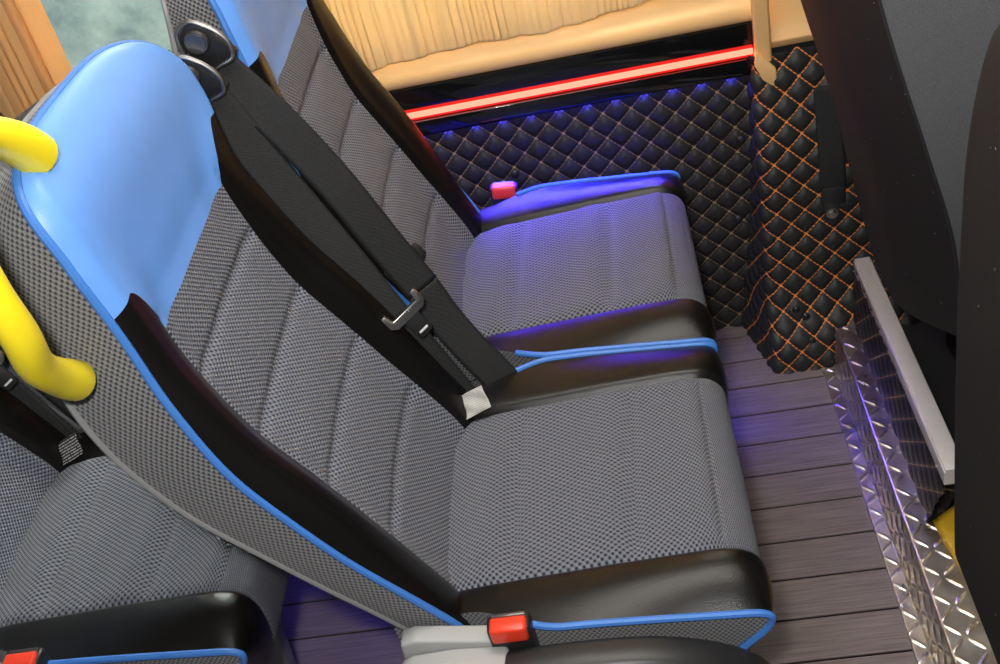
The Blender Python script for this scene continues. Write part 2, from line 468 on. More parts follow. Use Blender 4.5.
plate('tread', [(.2405, .0995), (.2425, .1005), (.302, .1005), (.3035, .099), (.3035, .06)], -1.0, .838, .0)
mb = MB(); mb.box((.304, -1.0, -.01), (1.5, 1.0, .06), .004); struct(mb.build('floor_platform', M['rear']))
# low partition: quilted board + aluminium cap rail
part = thing('partition_panel', 'low black quilted partition board topped by an aluminium rail', 'partition', (.28, .58, .10))
zs = np.arange(.1015, .245, .0024); ys = np.arange(.335, .8401, .0024)
Y, Z = np.meshgrid(ys, zs, indexing='ij')
ye = .378 - .068*(Z-.10)/.145
Y = .84 - (.84-Y)/(.84-.335)*(.84-ye); U = Y; V = Z
H = quilt_height(U, V, .0032)
P = np.stack([.2745 - H - .28, Y-.58, Z-.10], -1)
mb = MB(); mb.grid(P, np.stack([U, V], -1), flip=True)
P2 = P.copy(); P2[..., 0] = .0125; mb.grid(P2, np.stack([U, V], -1))
ro = NT('x')
M['quilt_part'] = quilt('quilted_black_leather_dark_thread', (.42, .26, .12), (.012, .012, .012), .0008)
mb.build('board', M['quilt_part'], part, angle=0)
mb = MB()
Mx = Matrix.Translation((0, .26, .148)) @ Matrix.Rotation(math.radians(-2.6), 4, 'X')
out = [(-.0075, -.0245), (-.0075, -.0010), (-.0045, -.0002), (-.0045, .0012), (-.0070, .0020), (-.0060, .004), (.019, .004), (.0205, .0025), (.0205, -.0245)]
bm0 = MB(); bm0.prism([(p[0], p[1]) for p in out], 1, -.525, -.004, .0008)
vs = [tuple(Mx @ Vector(v)) for v in bm0.v]
bm0.v = vs
bm0.build('cap_rail', M['alu'], part)
for (yy, zz) in [(-.018, -.012), (-.50, -.012)]:
    mb = MB(); q = Mx @ Vector((-.0105, yy, zz)); bm = bmesh.new(); bmesh.ops.create_uvsphere(bm, u_segments=10, v_segments=6, radius=.0022)
    mb.bm(bm, Matrix.Translation(q)); mb.build('rivet', M['steel'], part)

# yellow sheet tucked behind the end of the partition
n = 22; P = np.zeros((n, 14, 3))
for i in range(n):
    for j in range(14):
        a = i/(n-1); t = j/13
        P[i, j] = (.2785 + .060*t + .06*a*a + .006*math.sin(PI*t) + .0015*math.sin(7*a+5*t), .374 - .045*t - .20*a, .1025 + (.150 - .04*a)*t)
top = P[:, -1]
mb = MB(); mb.grid(P, P[..., 1:].copy()); ys_ = mb.build('yellow_sheet', M['foil'], angle=0)
sm = ys_.modifiers.new('thick', 'SOLIDIFY'); sm.thickness = .0012
tag(ys_, 'glossy yellow plastic sheet tucked behind the end of the low partition', 'plastic sheet')
mb = MB(); mb.tube(top + np.array([-.001, 0, .002]), .0028, 8); mb.build('black_edging', M['black_plastic'], ys_)
# added yellow strip standing for the gold reflection on the step's far edge
mb = MB(); pth = smooth_path([(.309, .30, .096), (.3095, .24, .10), (.309, .16, .096), (.309, .06, .09)], 30)
Pn = np.array([[p + np.array([.012*math.sin(a)-.0, 0, .010*math.cos(a)]) for a in np.linspace(-1.1, 2.2, 9)] for p in pth])
mb.grid(Pn, Pn[..., :2].copy()); e_ = mb.build('gold_reflection_strip', M['foil'], angle=0)
tag(e_, 'narrow yellow strip standing for the gold reflection along the outer side of the diamond-plate tread', 'reflection strip')
sm = e_.modifiers.new('thick', 'SOLIDIFY'); sm.thickness = .001

# belt anchor on the pillar
anc = thing('belt_anchor', 'black lower belt anchor strap bolted to the orange-stitched pillar', 'belt anchor', (.257, .905, .325))
def yfp(z): return float(yf(z)) - .012
mb = MB(); rows = [(.246, .245), (.262, .245), (.30, .245), (.40, .243), (.50, .242)]
zz = np.linspace(.335, .52, 24)
Pa = np.array([[(xx + (.233 - .2345) - .235, yfp(z)-.905-.001, z-.32) for xx in np.linspace(.218, .262, 8)] for z in zz])
mb.grid(Pa, Pa[..., ::2].copy(), flip=True); o = mb.build('strap', M['webbing'], anc, angle=0); o.modifiers.new('t', 'SOLIDIFY').thickness = .0015
mb = MB(); mb.box((.217-.235, yfp(.32)-.905-.006, -.012), (.258-.235, yfp(.32)-.905+.004, .022), .003); mb.build('loop_bracket', M['black_plastic'], anc)
mb = MB(); mb.prism([(-.012, -.040), (.010, -.040), (.013, -.010), (-.015, -.010)], 1, yfp(.295)-.905-.003, yfp(.295)-.905+.004, .001); mb.build('anchor_plate', M['rear'], anc)
mb = MB(); bm = bmesh.new(); bmesh.ops.create_cone(bm, cap_ends=True, segments=6, radius1=.0075, radius2=.007, depth=.008)
mb.bm(bm, Matrix.Translation((-.001, yfp(.29)-.905-.006, -.030)) @ Matrix.Rotation(PI/2, 4, 'X'))
bm = bmesh.new(); bmesh.ops.create_cone(bm, cap_ends=True, segments=20, radius1=.0105, radius2=.0105, depth=.002)
mb.bm(bm, Matrix.Translation((-.001, yfp(.29)-.905-.003, -.030)) @ Matrix.Rotation(PI/2, 4, 'X')); mb.build('bolt', M['steel'], anc)

# ------------------------------------------------------------------ passenger seats
HW = .2          # half width of the backrest at the cushion
XP = hermite([.40, .467, .53, .60, .68, .738, .84, .95, 1.03, 1.09, 1.16],
             [-.318, -.345, -.381, -.424, -.466, -.494, -.523, -.543, -.564, -.592, -.62])
WD = hermite([.40, .47, .55, .65, .74, .84, .91, .96, 1.0], [.185, .192, .198, .202, .202, .196, .188, .184, .182])
Z0, Z1, ZT = .415, .95, 1.078
TI_Z = hermite([.40, .47, .6, .7, .8, .9, 1.2], [.72, .70, .645, .63, .65, .69, .69])
WR = hermite([.40, .47, .55, .65, .74, .84, .90, .93, .96, 1.0], [.185, .192, .200, .205, .204, .196, .191, .202, .217, .224])
def width(t, z):
    z = np.asarray(z, float); zc = np.minimum(z, 1.0)
    ql = np.clip((z - 1.0)/(ZT-1.0), 0, 1); qr = np.clip((z - .955)/(ZT-.955), 0, 1)
    return np.where(np.asarray(t) < 0, WD(zc)*(1 - ql**3.4)**(1/3.4), WR(zc)*(1 - qr**2.6)**(1/2.6))
KN = np.array([0, .3, .6, .70, .82, .94, 1.0])
DT = {.40: [-.032, -.030, -.026, -.016, -.006, -.002, 0], .50: [-.022, -.020, -.014, -.002, .008, .007, 0], .62: [-.004, -.002, .003, .014, .027, .020, 0], .75: [.000, .001, .003, .012, .025, .019, 0],
      .89: [.000, .001, .002, .008, .014, .012, 0], .97: [.012, .012, .0125, .0135, .0145, .011, 0], 1.04: [.026, .026, .025, .024, .021, .014, 0], 1.11: [.034, .034, .032, .030, .025, .016, 0]}
DZ = hermite(sorted(DT), [DT[k] for k in sorted(DT)])
CH = [.545, .635, .725, .815]
def back_pt(t, z):
    """front surface of the backrest: t across (-1..1), z height on the side line"""
    t = np.asarray(t, float); z = np.asarray(z, float)
    w = width(t, z); q = np.clip((z - .985)/(ZT-.985), 0, 1)
    dk = DZ(z); at = np.abs(t)
    i = np.clip(np.searchsorted(KN, at, side='right')-1, 0, len(KN)-2)
    h = np.diff(KN); m = np.zeros_like(dk); dl = np.diff(dk, axis=-1)/h
    m[..., 1:-1] = (dl[..., :-1]*h[1:] + dl[..., 1:]*h[:-1])/(h[1:]+h[:-1]); m[..., -1] = dl[..., -1]*1.6
    tk = lambda A, k: np.take_along_axis(A, k[..., None], -1)[..., 0]
    s = (at - KN[i])/h[i]; hi = h[i]
    d = (2*s**3-3*s**2+1)*tk(dk, i) + (s**3-2*s**2+s)*hi*tk(m, i) + (-2*s**3+3*s**2)*tk(dk, i+1) + (s**3-s**2)*hi*tk(m, i+1)
    d = d*np.sqrt(np.clip(1-q**2.2, 0, 1))
    ti = TI_Z(z)
    d = d - .004*np.exp(-((at-ti)/.022)**2)*(z < .90)                     # seam between insert and bolster
    for c in CH: d = d - .0055*np.exp(-((z - c - .006*np.cos(t*2))/.0065)**2)*(at < ti)
    for c in CH: d = d + .0045*np.cos(np.clip((z-c-.045)/.045, -1, 1)*PI/2)*(at < ti)*np.sqrt(np.clip(1-(at/ti)**2, 0, 1))
    e = 1e-3; tx = (XP(z+e)-XP(z-e))/(2*e); n = np.sqrt(tx**2+1)
    yv = t*w + .012*np.clip((z-.98)/.1, 0, 1)
    ramp = np.clip((z-.91)/.13, 0, 1); ramp = ramp*ramp*(3-2*ramp)
    zz = z + d*(-tx)/n - .05*yv*ramp
    return np.stack([XP(z) + d/n, yv, zz], -1)
def edge_pt(t, z):   # side line, no bulge
    e = back_pt(np.where(np.asarray(t) > 0, 1., -1.), z); return e

def zseam(at, ti):
    """lower edge of the headrest leather"""
    q = np.clip((at-ti)/(1-ti), 0, 1)
    return .885 + .058*np.sin(np.clip(q/.5, 0, 1)*PI/2)**.9*(q > 0) - .004*np.clip((q-.5)/.5, 0, 1)
def region(t0f, t1f, z0f, z1f, nt, nz, uvs=1.):
    """grid over the backrest front between t and z limits"""
    a = np.linspace(0, 1, nt); b = np.linspace(0, 1, nz)
    T = np.zeros((nt, nz)); Zz = np.zeros((nt, nz))
    for k, r in enumerate(b):
        zz = np.full(nt, Z0 + (.9-Z0)*r)
        for _ in range(4):
            t = t0f(zz) + (t1f(zz)-t0f(zz))*a
            zz = z0f(np.abs(t)) + (z1f(np.abs(t)) - z0f(np.abs(t)))*r
        T[:, k] = t; Zz[:, k] = zz
    P = back_pt(T, Zz)
    UV = np.stack([T*HW, Zz*1.12], -1)
    return P, UV
C_ = lambda v: (lambda x: np.full(np.shape(x), float(v)))
TIF = lambda z: TI_Z(z)

def cushion_profile():
    c = [(-.43, .425), (-.40, .438), (-.36, .448), (-.29, .458), (-.20, .464), (-.12, .468), (-.055, .470), (-.024, .466), (-.006, .452), (.0, .430), (-.001, .395), (-.012, .345), (-.03, .305)]
    e = [(-.42, .455), (-.39, .460), (-.345, .465), (-.28, .468), (-.20, .466), (-.12, .460), (-.055, .454), (-.022, .451), (-.008, .447), (-.002, .438), (-.010, .420), (-.030, .398), (-.055, .372)]
    s = np.linspace(0, 1, len(c)); return hermite(s, c), hermite(s, e)
CC, CE = cushion_profile()
CTI = .665; CHW = .2125
CY = hermite([-1, -.8325, -CTI, 0, CTI, .8325, 1], [-.2125, -.1730, -.1330, .0085, .1510, .191, .2315])
def cush_pt(t, s):
    at = np.abs(t); tau = np.clip((at-CTI)/(1-CTI), 0, 1)
    b = tau**2.0
    c = CC(s); e = CE(s); p = c*(1-b[..., None]) + e*b[..., None]
    ds = 1e-3; tg = CC(np.clip(s+ds, 0, 1)) - CC(np.clip(s-ds, 0, 1)); tg = tg/np.linalg.norm(tg, axis=-1)[..., None]
    n = np.stack([-tg[..., 1], tg[..., 0]], -1)
    bul = .0065*np.sin(PI*np.clip(tau, 0, 1)**.8)*np.clip(1.25-s*.55, 0, 1) + .005*np.cos(at/CTI*PI/2)*(at < CTI)*0
    bul = bul - .004*np.exp(-((at-CTI)/.02)**2)
    for k, c0 in enumerate((.262, .405, .545)):
        bul = bul - .0085*np.exp(-((s-c0-.012*t)/.0085)**2)*np.clip(1-(at/CTI)**10, 0, 1) + .0075*np.exp(-((s-c0+.030-.012*t)/.026)**2)*(at < CTI)*np.sqrt(np.clip(1-(at/CTI)**4, 0, 1))
    tp = np.clip((.31-s)/.12, 0, 1); tp = tp*tp*(3-2*tp)
    yv = CY(t) - np.sign(t)*.034*tau*tp
    xx = p[..., 0] + n[..., 0]*bul - .012*np.clip((at-.6)/.4, 0, 1)**2*np.clip((s-.6)/.15, 0, 1)*0
    return np.stack([xx, yv, p[..., 1] + n[..., 1]*bul], -1)
def cush_len(s): return s*.62

def make_seat():
    root = thing('passenger_seat', 'x', 'bus seat', (0, 0, 0))
    # backrest
    bot = C_(Z0)
    zs_in = lambda at: zseam(at, .0+at)            # at==ti -> .885
    P, UV = region(lambda z: -TIF(z), TIF, bot, C_(.885), 61, 150)
    mb = MB(); mb.grid(P, UV, flip=False); mb.build('back_insert', M['back_insert'], root, angle=0)
    for sgn in (-1, 1):
        f0 = (lambda z: -np.ones(np.shape(z))) if sgn < 0 else TIF
        f1 = (lambda z: -TIF(z)) if sgn < 0 else (lambda z: np.ones(np.shape(z)))
        P, UV = region(f0, f1, bot, lambda at: zseam(at, .69), 28, 120)
        mb = MB(); mb.grid(P, UV); mb.build('back_bolster', M['black_leather'], root, angle=0)
    # headrest: from the seam to the top
    nt, nz = 81, 60
    ta = np.sin(np.linspace(-PI/2, PI/2, nt)); T = np.zeros((nt, nz)); Zz = np.zeros((nt, nz))
    for k, r in enumerate(np.linspace(0, 1, nz)):
        r2 = 1-(1-r)**2.2
        T[:, k] = ta; z0 = zseam(np.abs(ta), .69); Zz[:, k] = z0 + (ZT - z0)*r2
    P = back_pt(T, Zz)
    mb = MB(); mb.grid(P, np.stack([T*HW, Zz], -1)); hd = mb.build('headrest_cover', M['blue_leather'], root, angle=0)
    hd['label'] = 'smooth blue leather headrest'
    # loop around the back (side line)
    zl = np.concatenate([np.linspace(.43, .955, 86), ZT - (ZT-.955)*(1-np.linspace(0, 1, 56)[1:])**2.2])
    left = back_pt(np.full(len(zl), -1.), zl); right = back_pt(np.full(len(zl), 1.), zl)
    loop = np.concatenate([left, right[::-1][1:]])
    mb = MB(); mb.tube(loop, .0043, 8); mb.build('back_piping', M['piping'], root)
    # side band from piping to shell edge
    zz = np.concatenate([zl, zl[::-1][1:]])
    dep = hermite([.40, .50, .60, .75, .82, .95, 1.03, 1.09], [.052, .052, .058, .082, .092, .080, .058, .045])(zz)
    e = 1e-3; tx = (XP(zz+e)-XP(zz-e))/(2*e); nn = np.sqrt(tx**2+1)
    off = np.stack([-dep/nn, 0*dep, dep*tx/nn], -1)
    cen = np.array([0, 0, .0]); 
    K = 9; P = np.zeros((len(loop), K, 3)); UV = np.zeros((len(loop), K, 2))
    L = np.concatenate([[0], np.cumsum(np.linalg.norm(np.diff(loop, axis=0), axis=1))])
    for k in range(K):
        s = k/(K-1); inset = 1 - .03*s**2 + .012*math.sin(PI*s)
        Q = loop + off*s; Q[:, 1] *= inset; P[:, k] = Q
        UV[:, k, 0] = dep*s; UV[:, k, 1] = L
    n = len(zl)
    for lo, hi in ((0, n), (n-1, len(loop))):
        mb = MB(); mb.grid(P[lo:hi], UV[lo:hi], flip=True); mb.build('side_panel', M['side'], root, angle=0)
    mb = MB(); edge = P[:, -1]; mb.tube(edge, .0036, 8); mb.build('shell_edge', M['shell'], root)
    # rear shell
    P2 = np.zeros((n, 15, 3)); A = P[:n, -1]; Bq = P[n-1:, -1][::-1]
    for k in range(15):
        s = k/14; P2[:, k] = A*(1-s) + Bq*s
        P2[:, k, 0] -= .022*math.sin(PI*s)**.7
    mb = MB(); mb.grid(P2, P2[..., 1:].copy(), flip=True); mb.build('rear_shell', M['rear'], root, angle=0)
    # cushion
    def creg(ta, sa):
        T, S = np.meshgrid(ta, sa, indexing='ij'); return cush_pt(T, S), np.stack([T*CHW, cush_len(S)], -1)
    sa = np.linspace(0, 1, 150)
    P, UV = creg(np.linspace(-CTI, CTI, 61), sa); mb = MB(); mb.grid(P, UV, flip=True); mb.build('cushion_insert', M['insert'], root, angle=0)
    for a, b in ((-1, -CTI), (CTI, 1)):
        P, UV = creg(np.linspace(a, b, 30), sa); mb = MB(); mb.grid(P, UV, flip=True); mb.build('cushion_bolster', M['black_leather'], root, angle=0)
    for sg in (-1, 1):
        E = cush_pt(np.full(150, float(sg)), sa)
        mb = MB(); mb.tube(E[38:], .0043, 8); mb.build('cushion_piping', M['piping'], root)
        Ps = np.zeros((150, 8, 3)); U = np.zeros((150, 8, 2))
        for k in range(8):
            q = k/7
            low = E.copy(); low[:, 2] = np.minimum(.355, E[:, 2]-.001); low[:, 0] = np.minimum(E[:, 0], -.055)
            Ps[:, k] = E*(1-q) + low*q; Ps[:, k, 1] -= sg*.010*q*q
            U[:, k] = Ps[:, k][:, [0, 2]]
        mb = MB(); mb.grid(Ps, U, flip=sg < 0); mb.build('cushion_side', M['side'], root, angle=0)
    # pan and frame
    mb = MB(); mb.box((-.42, -.195, .295), (-.05, .195, .358), .012); mb.build('seat_pan', M['rear'], root)
    mb = MB(); mb.box((-.42, -.17, .265), (-.38, .17, .30), .006); mb.build('seat_rail', M['frame'], root); mb = MB(); mb.box((-.11, -.17, .265), (-.07, .17, .30), .006); mb.build('seat_rail', M['frame'], root)
    for sx in (-.40, -.09):
        mb = MB(); q = .0 if sx < -.2 else -.03
        mb.prism([(sx-.022, .28), (sx+.022, .28), (sx+.022+q, .012), (sx-.022+q, .012)], 1, -.015, .015, .004)
        mb.box((sx+q-.035, -.05, .0), (sx+q+.035, .05, .012), .003); mb.build('leg', M['frame'], root)
    return root

proto = make_seat()

def buckle(x, y, z, root, rot=0., lab=None):
    """belt receiver with red release button"""
    mb = MB(); R = Matrix.Translation((x, y, z)) @ Matrix.Rotation(rot, 4, 'Y')
    mb.box((-.024, -.0105, -.060), (.024, .0125, .022), .0045, R, 3); o = mb.build('belt_buckle', M['black_plastic'], root)
    mb = MB(); mb.box((-.0205, -.0145, .002), (.0205, .0055, .0262), .0045, R, 3); b = mb.build('release_button', M['red'], o)
    b['label'] = 'red release button'
    mb = MB(); mb.box((-.0185, .0062, .008), (.0185, .0108, .0235), .001, R); mb.build('slot_plate', M['satin'], o)
    return o
def armrest(root):
    """folded-down armrest on the aisle side with its grey hinge bracket"""
    y0, y1 = -.27, -.225
    c = smooth_path([(-.33, .456), (-.27, .464), (-.19, .466), (-.12, .458), (-.06, .434), (-.02, .400), (-.002, .365)], 40)
    ring = []
    for i, p in enumerate(c):
        t = i/39; hh = .030 + .012*math.sin(PI*min(1, t*1.15)) if t < .87 else .030*(1-((t-.87)/.13)**2*.6)
        row = []
        for k in range(20):
            a = 2*PI*k/20; ca, sa = math.cos(a), math.sin(a)
            row.append((p[0], (y0+y1)/2 + .0215*np.sign(ca)*abs(ca)**.6, p[1] - hh*.5 + hh*.5*np.sign(sa)*abs(sa)**.6))
        ring.append(row)
    mb = MB(); P = np.array(ring); mb.grid(P, P[..., ::2].copy(), close_v=True, flip=False)
    mb.f.append(tuple(range(20))); mb.f.append(tuple(39*20 + k for k in reversed(range(20))))
    arm = mb.build('armrest', M['black_plastic'], root)
    mb = MB(); mb.prism([(-.415, .43), (-.405, .458), (-.39, .466), (-.345, .468), (-.285, .462), (-.285, .40), (-.36, .395), (-.41, .41)], 1, -.272, -.222, .006, 3)
    h = mb.build('hinge_bracket', M['grey_plastic'], arm); h['label'] = 'light grey hinge bracket'
    mb = MB(); mb.prism([(-.405, .445), (-.402, .480), (-.385, .486), (-.335, .476), (-.30, .470), (-.30, .44)], 1, -.223, -.200, .004, 3)
    mb.build('hinge_cover', M['grey_plastic'], arm)
    return arm
def grab_handle(root):
    """yellow loop handle on the aisle-side shoulder"""
    pts = np.array([(-.575, .012, .895), (-.562, -.010, .925), (-.552, -.040, .962), (-.548, -.062, 1.005), (-.545, -.068, 1.055), (-.550, -.052, 1.105), (-.555, -.008, 1.137), (-.558, .045, 1.124), (-.556, .082, 1.095), (-.556, .098, 1.075)])
    pts[:, 1] -= .2125; pts[:, 0] -= .012; pts[:3, 0] -= .014; pts[:3, 2] -= .006; pts[0] = (-.592, -.199, .894)
    p = smooth_path(pts, 60)
    r = .0155 + .0035*np.exp(-((np.linspace(0, 1, 60))/.09)**2) + .0045*np.exp(-((1-np.linspace(0, 1, 60))/.12)**2)
    mb = MB(); mb.tube(p, r, 18); return mb.build('grab_handle', M['yellow'], root)

aisle = proto
aisle.location = (0, .2125, 0)
window = copy_tree(proto); window.location = (0, .6655, 0)
hinge = Matrix.Translation((-.36, 0, .46)) @ Matrix.Rotation(math.radians(4.6), 4, 'Y') @ Matrix.Translation((.36, 0, -.46))
for ch in window.children:
    if ch.name.split('.')[0] in ('back_insert', 'back_bolster', 'headrest_cover', 'back_piping', 'side_panel', 'shell_edge', 'rear_shell'): ch.matrix_basis = hinge @ ch.matrix_basis
rear = copy_tree(proto); rear.location = (-.605, .245, 0)
rear_w = copy_tree(window); rear_w.location = (-.605, .698, 0)
SG = 'black and grey bus seats with blue trim'
tag(aisle, 'near aisle seat with blue headrest and yellow grab handle, in the centre', 'bus seat', SG)
tag(window, 'window seat beside the quilted wall, lit blue along its cushion edge', 'bus seat', SG)
tag(rear, 'shadowed bus seat in the row behind, seen at lower left under the yellow handle', 'bus seat', SG)
tag(rear_w, 'window seat of the row behind, mostly hidden behind the near blue-topped seat', 'bus seat', SG)
for o in (aisle, rear):
    buckle(-.280 if o is aisle else -.258, -.2145, .468, o, 0.); armrest(o)
    mb = MB(); mb.box((-.31, .205, .415), (-.25, .232, .438), .003); mb.box((-.31, .208, .34), (-.25, .215, .42), .001); mb.build('joining_bracket', M['steel'], o)['label'] = 'bare steel bracket'
grab_handle(aisle)
buckle(-.300, .246, .452, window, .1)

# ------------------------------------------------------------------ seat belts
def ribbon(path, wid, ydir=0., thick=.0014, n=60, ww=.047, wvec=None):
    p = smooth_path(path, n)
    T = np.gradient(p, axis=0); T /= np.linalg.norm(T, axis=1)[:, None]
    Pn = np.zeros((n, 9, 3)); UV = np.zeros((n, 9, 2)); L = 0
    for i in range(n):
        t = i/(n-1)
        yv = np.array([0, 1., 0]) + np.array([0, 0, 0])
        W = np.cross(yv, T[i]); W /= np.linalg.norm(W)
        W = W + np.array([0, ydir, 0]); W /= np.linalg.norm(W)
        if i: L += np.linalg.norm(p[i]-p[i-1])
        for k in range(9):
            q = k/8-.5; Pn[i, k] = p[i] + W*ww*q; UV[i, k] = (q*ww, L)
    mb = MB(); mb.grid(Pn, UV); return mb
def belt(label, shoulder, lap, guide, tongue, tongue_rot, tagp, tag_rot, tagmat_, gname, wid=.050):
    root = thing('seat_belt', label, 'seat belt', tuple(guide), gname)
    g = np.array(guide)
    def rel(pp): return [tuple(np.array(q)-g) for q in pp]
    mb = ribbon(rel(shoulder), .047, .0 - .5, ww=wid); o = mb.build('shoulder_strap', M['webbing'], root, angle=0); o.modifiers.new('t', 'SOLIDIFY').thickness = .0014
    mb = ribbon(rel(lap), .047, .0 - .5, ww=wid); o = mb.build('lap_strap', M['webbing'], root, angle=0); o.modifiers.new('t', 'SOLIDIFY').thickness = .0014
    # guide loop: rounded plate with a slot, bolt in the middle
    a0 = math.radians(24)
    def rot(p): return (p[0]*math.cos(a0)-p[1]*math.sin(a0), p[0]*math.sin(a0)+p[1]*math.cos(a0))
    arc = []
    for cx, cz, r, s, e in ((0, .006, .021, -20, 200), (-.020, -.024, .009, 200, 290), (.020, -.024, .009, 250, 340)):
        for k in range(9):
            a = math.radians(s + (e-s)*k/8); arc.append(rot((cx + r*math.cos(a), cz + r*math.sin(a))))
    # order: right-top around to left, then left foot, right foot
    mb = MB(); mb.prism(arc, 1, -.006, .002, .0018); pl = mb.build('guide_plate', M['black_plastic'], root)
    lp = [(-.026, -.021), (-.021, .012), (-.011, .028), (.008, .029), (.021, .014), (.027, -.020), (.021, -.030), (0, -.031), (-.021, -.030)]
    lp3 = [(rot(p)[0], -.007, rot(p)[1]) for p in lp]
    cl = smooth_path(lp3 + [lp3[0]], 60)
    mb = MB(); mb.tube(cl, .0028, 8); mb.build('guide_loop', M['steel'], pl)
    mb = MB(); bm = bmesh.new(); bmesh.ops.create_cone(bm, cap_ends=True, segments=28, radius1=.0155, radius2=.0125, depth=.010)
    bmesh.ops.bevel(bm, geom=[e for e in bm.edges if e.calc_face_angle(0) > .6], offset=.0015, segments=2, affect='EDGES')
    q = rot((0, .006)); mb.bm(bm, Matrix.Translation((q[0], -.010, q[1])) @ Matrix.Rotation(PI/2, 4, 'X')); mb.build('bolt_cap', M['satin'], pl)
    # tongue: bracket with ears
    tg = np.array(tongue)-g
    R = Matrix.Translation(tuple(tg)) @ Matrix.Rotation(tongue_rot, 4, 'Y') @ Matrix.Rotation(math.radians(24), 4, 'Z')
    bm0 = MB(); bm0.prism([(-.030, .016), (-.030, -.004), (-.022, -.011), (.022, -.011), (.030, -.004), (.030, .016), (.022, .016), (.020, .002), (-.020, .002), (-.022, .016)], 1, -.006, .001, .0014)
    bm0.v = [tuple(R @ Vector(v)) for v in bm0.v]; tn = bm0.build('tongue', M['steel'] if tagmat_ else M['black_plastic'], root)
    bm0 = MB()
    for k in range(5): bm0.box((-.009+k*.0042, -.0072, -.0095), (-.0075+k*.0042, -.0055, .0005), .0004, R, 1)
    bm0.build('grip_rib', M['steel'], tn)
    bm0 = MB(); bm0.prism([(-.012, -.010), (.012, -.010), (.011, -.040), (.007, -.044), (-.007, -.044), (-.011, -.040)], 1, -.004, -.001, .0008)
    bm0.v = [tuple(R @ Vector(v)) for v in bm0.v]; tb = bm0.build('tongue_blade', M['black_plastic'], tn)
    bm0 = MB(); bm0.box((-.007, -.0052, -.037), (.007, -.0035, -.034), .0004, R, 1); bm0.build('blade_slot', M['white'], tb)
    if tagp is not None:
        R = Matrix.Translation(tuple(np.array(tagp)-g)) @ tag_rot
        n = 16; P = np.zeros((n, n, 3)); UV = np.zeros((n, n, 2))
        for i in range(n):
            for j in range(n):
                u = i/(n-1)-.5; v = j/(n-1)-.5
                P[i, j] = R @ Vector((u*.042, .0022*math.sin(7*u+3*v)*math.cos(5*v) - .004*v*v, v*.032)); UV[i, j] = (u*.030, v*.034)
        mb = MB(); mb.grid(P, UV); lb = mb.build('label_tag', tagmat_, root, angle=0); lb.modifiers.new('t', 'SOLIDIFY').thickness = .0006
        lb['label'] = 'small printed label'
    return root
def beltB(dx, dy, label, tm):
    o = lambda L: [(p[0]+dx, p[1]+dy, p[2]) for p in L]
    sh = o([(-.545, .436, .955), (-.520, .434, .888), (-.482, .428, .782), (-.446, .418, .695), (-.410, .405, .605)])
    lp = o([(-.410, .404, .605), (-.380, .400, .528), (-.353, .394, .458), (-.332, .388, .408)])
    return belt(label, sh, lp, (-.550+dx, .440+dy, .972), (-.388+dx, .388+dy, .632), math.radians(-27), (-.332+dx, .366+dy, .478), Matrix.Rotation(math.radians(-24), 4, 'Y') @ Matrix.Rotation(math.radians(-40), 4, 'X'), tm, 'black seat belts')
def beltA(dx, dy, label):
    o = lambda L: [(p[0]+dx, p[1]+dy, p[2]) for p in L]
    sh = o([(-.527, .456, .975), (-.484, .453, .902), (-.436, .450, .798), (-.401, .447, .702), (-.370, .444, .622)])
    lp = o([(-.370, .443, .622), (-.350, .437, .565), (-.318, .428, .500), (-.284, .420, .440)])
    return belt(label, sh, lp, (-.532+dx, .460+dy, 1.002), (-.386+dx, .466+dy, .648), math.radians(-27), None, None, None, 'black seat belts', .048)
beltA(0, 0, 'wide black belt hanging from the upper round guide between the two seats')
beltB(0, 0, 'black belt with steel tongue and silver label beside the near aisle seat', M['tag_white'])
beltA(-.605, .032, 'black belt hanging on the far side of the row behind, by the yellow handle')
beltB(-.60, .03, 'black belt with a black printed label beside the seat in the row behind', M['tag_black'])

# ------------------------------------------------------------------ front seats (seen from behind, right edge)
def loft(rings, mat, name, parent=None, cap=True):
    P = np.array(rings, float); mb = MB(); U = np.zeros(P.shape[:2]+(2,)); U[..., 0] = P[..., 1]; U[..., 1] = P[..., 2]
    mb.grid(P, U, close_v=True)
    if cap:
        n = P.shape[1]; mb.f.append(tuple(reversed(range(n)))); mb.f.append(tuple((len(rings)-1)*n + k for k in range(n)))
    return mb
def rrect(x0, x1, y0, y1, z, r, n=6, tilt=0.):
    r = min(r, (x1-x0)*.49, (y1-y0)*.49); out = []
    for cx, cy, a in ((x1-r, y1-r, 0), (x0+r, y1-r, 90), (x0+r, y0+r, 180), (x1-r, y0+r, 270)):
        for k in range(n):
            t = math.radians(a + 90*k/(n-1)); out.append((cx + r*math.cos(t), cy + r*math.sin(t), z))
    return out
# window-side front seat: rear face dark, near side face grey, its light put into the colour
fs = thing('front_seat', 'dark front seat back with a lit grey side face, at upper right', 'front seat', (.45, .6, .06))
zk = [.30, .33, .45, .60, .74, .90, 1.02, 1.12]
xr = hermite(zk, [.300, .292, .280, .258, .225, .188, .168, .156])
yn = hermite(zk, [.41, .39, .355, .325, .325, .345, .37, .39]); yfar = hermite(zk, [.55, .58, .775, .855, .865, .865, .86, .84])
zz = np.linspace(.385, 1.12, 40)
def fs_rear(z, s): # s 0 far .. 1 near
    return None
P = np.zeros((40, 26, 3))
for i, z in enumerate(zz):
    x0, a, b = float(xr(z)), float(yfar(z)), float(yn(z))
    for k in range(26):
        s = k/25
        yv = a + (b-a)*s
        xv = x0 - .022 + .012*max(0, (.14-s)/.14)**2*1.0 - .010*math.sin(PI*s) + .034*max(0, (s-.62)/.38)**1.5
        P[i, k] = (xv - .45, yv - .6, (.385+.08*s) + (z-.385)/(1.12-.385)*(1.12-.385-.08*s) - .06)
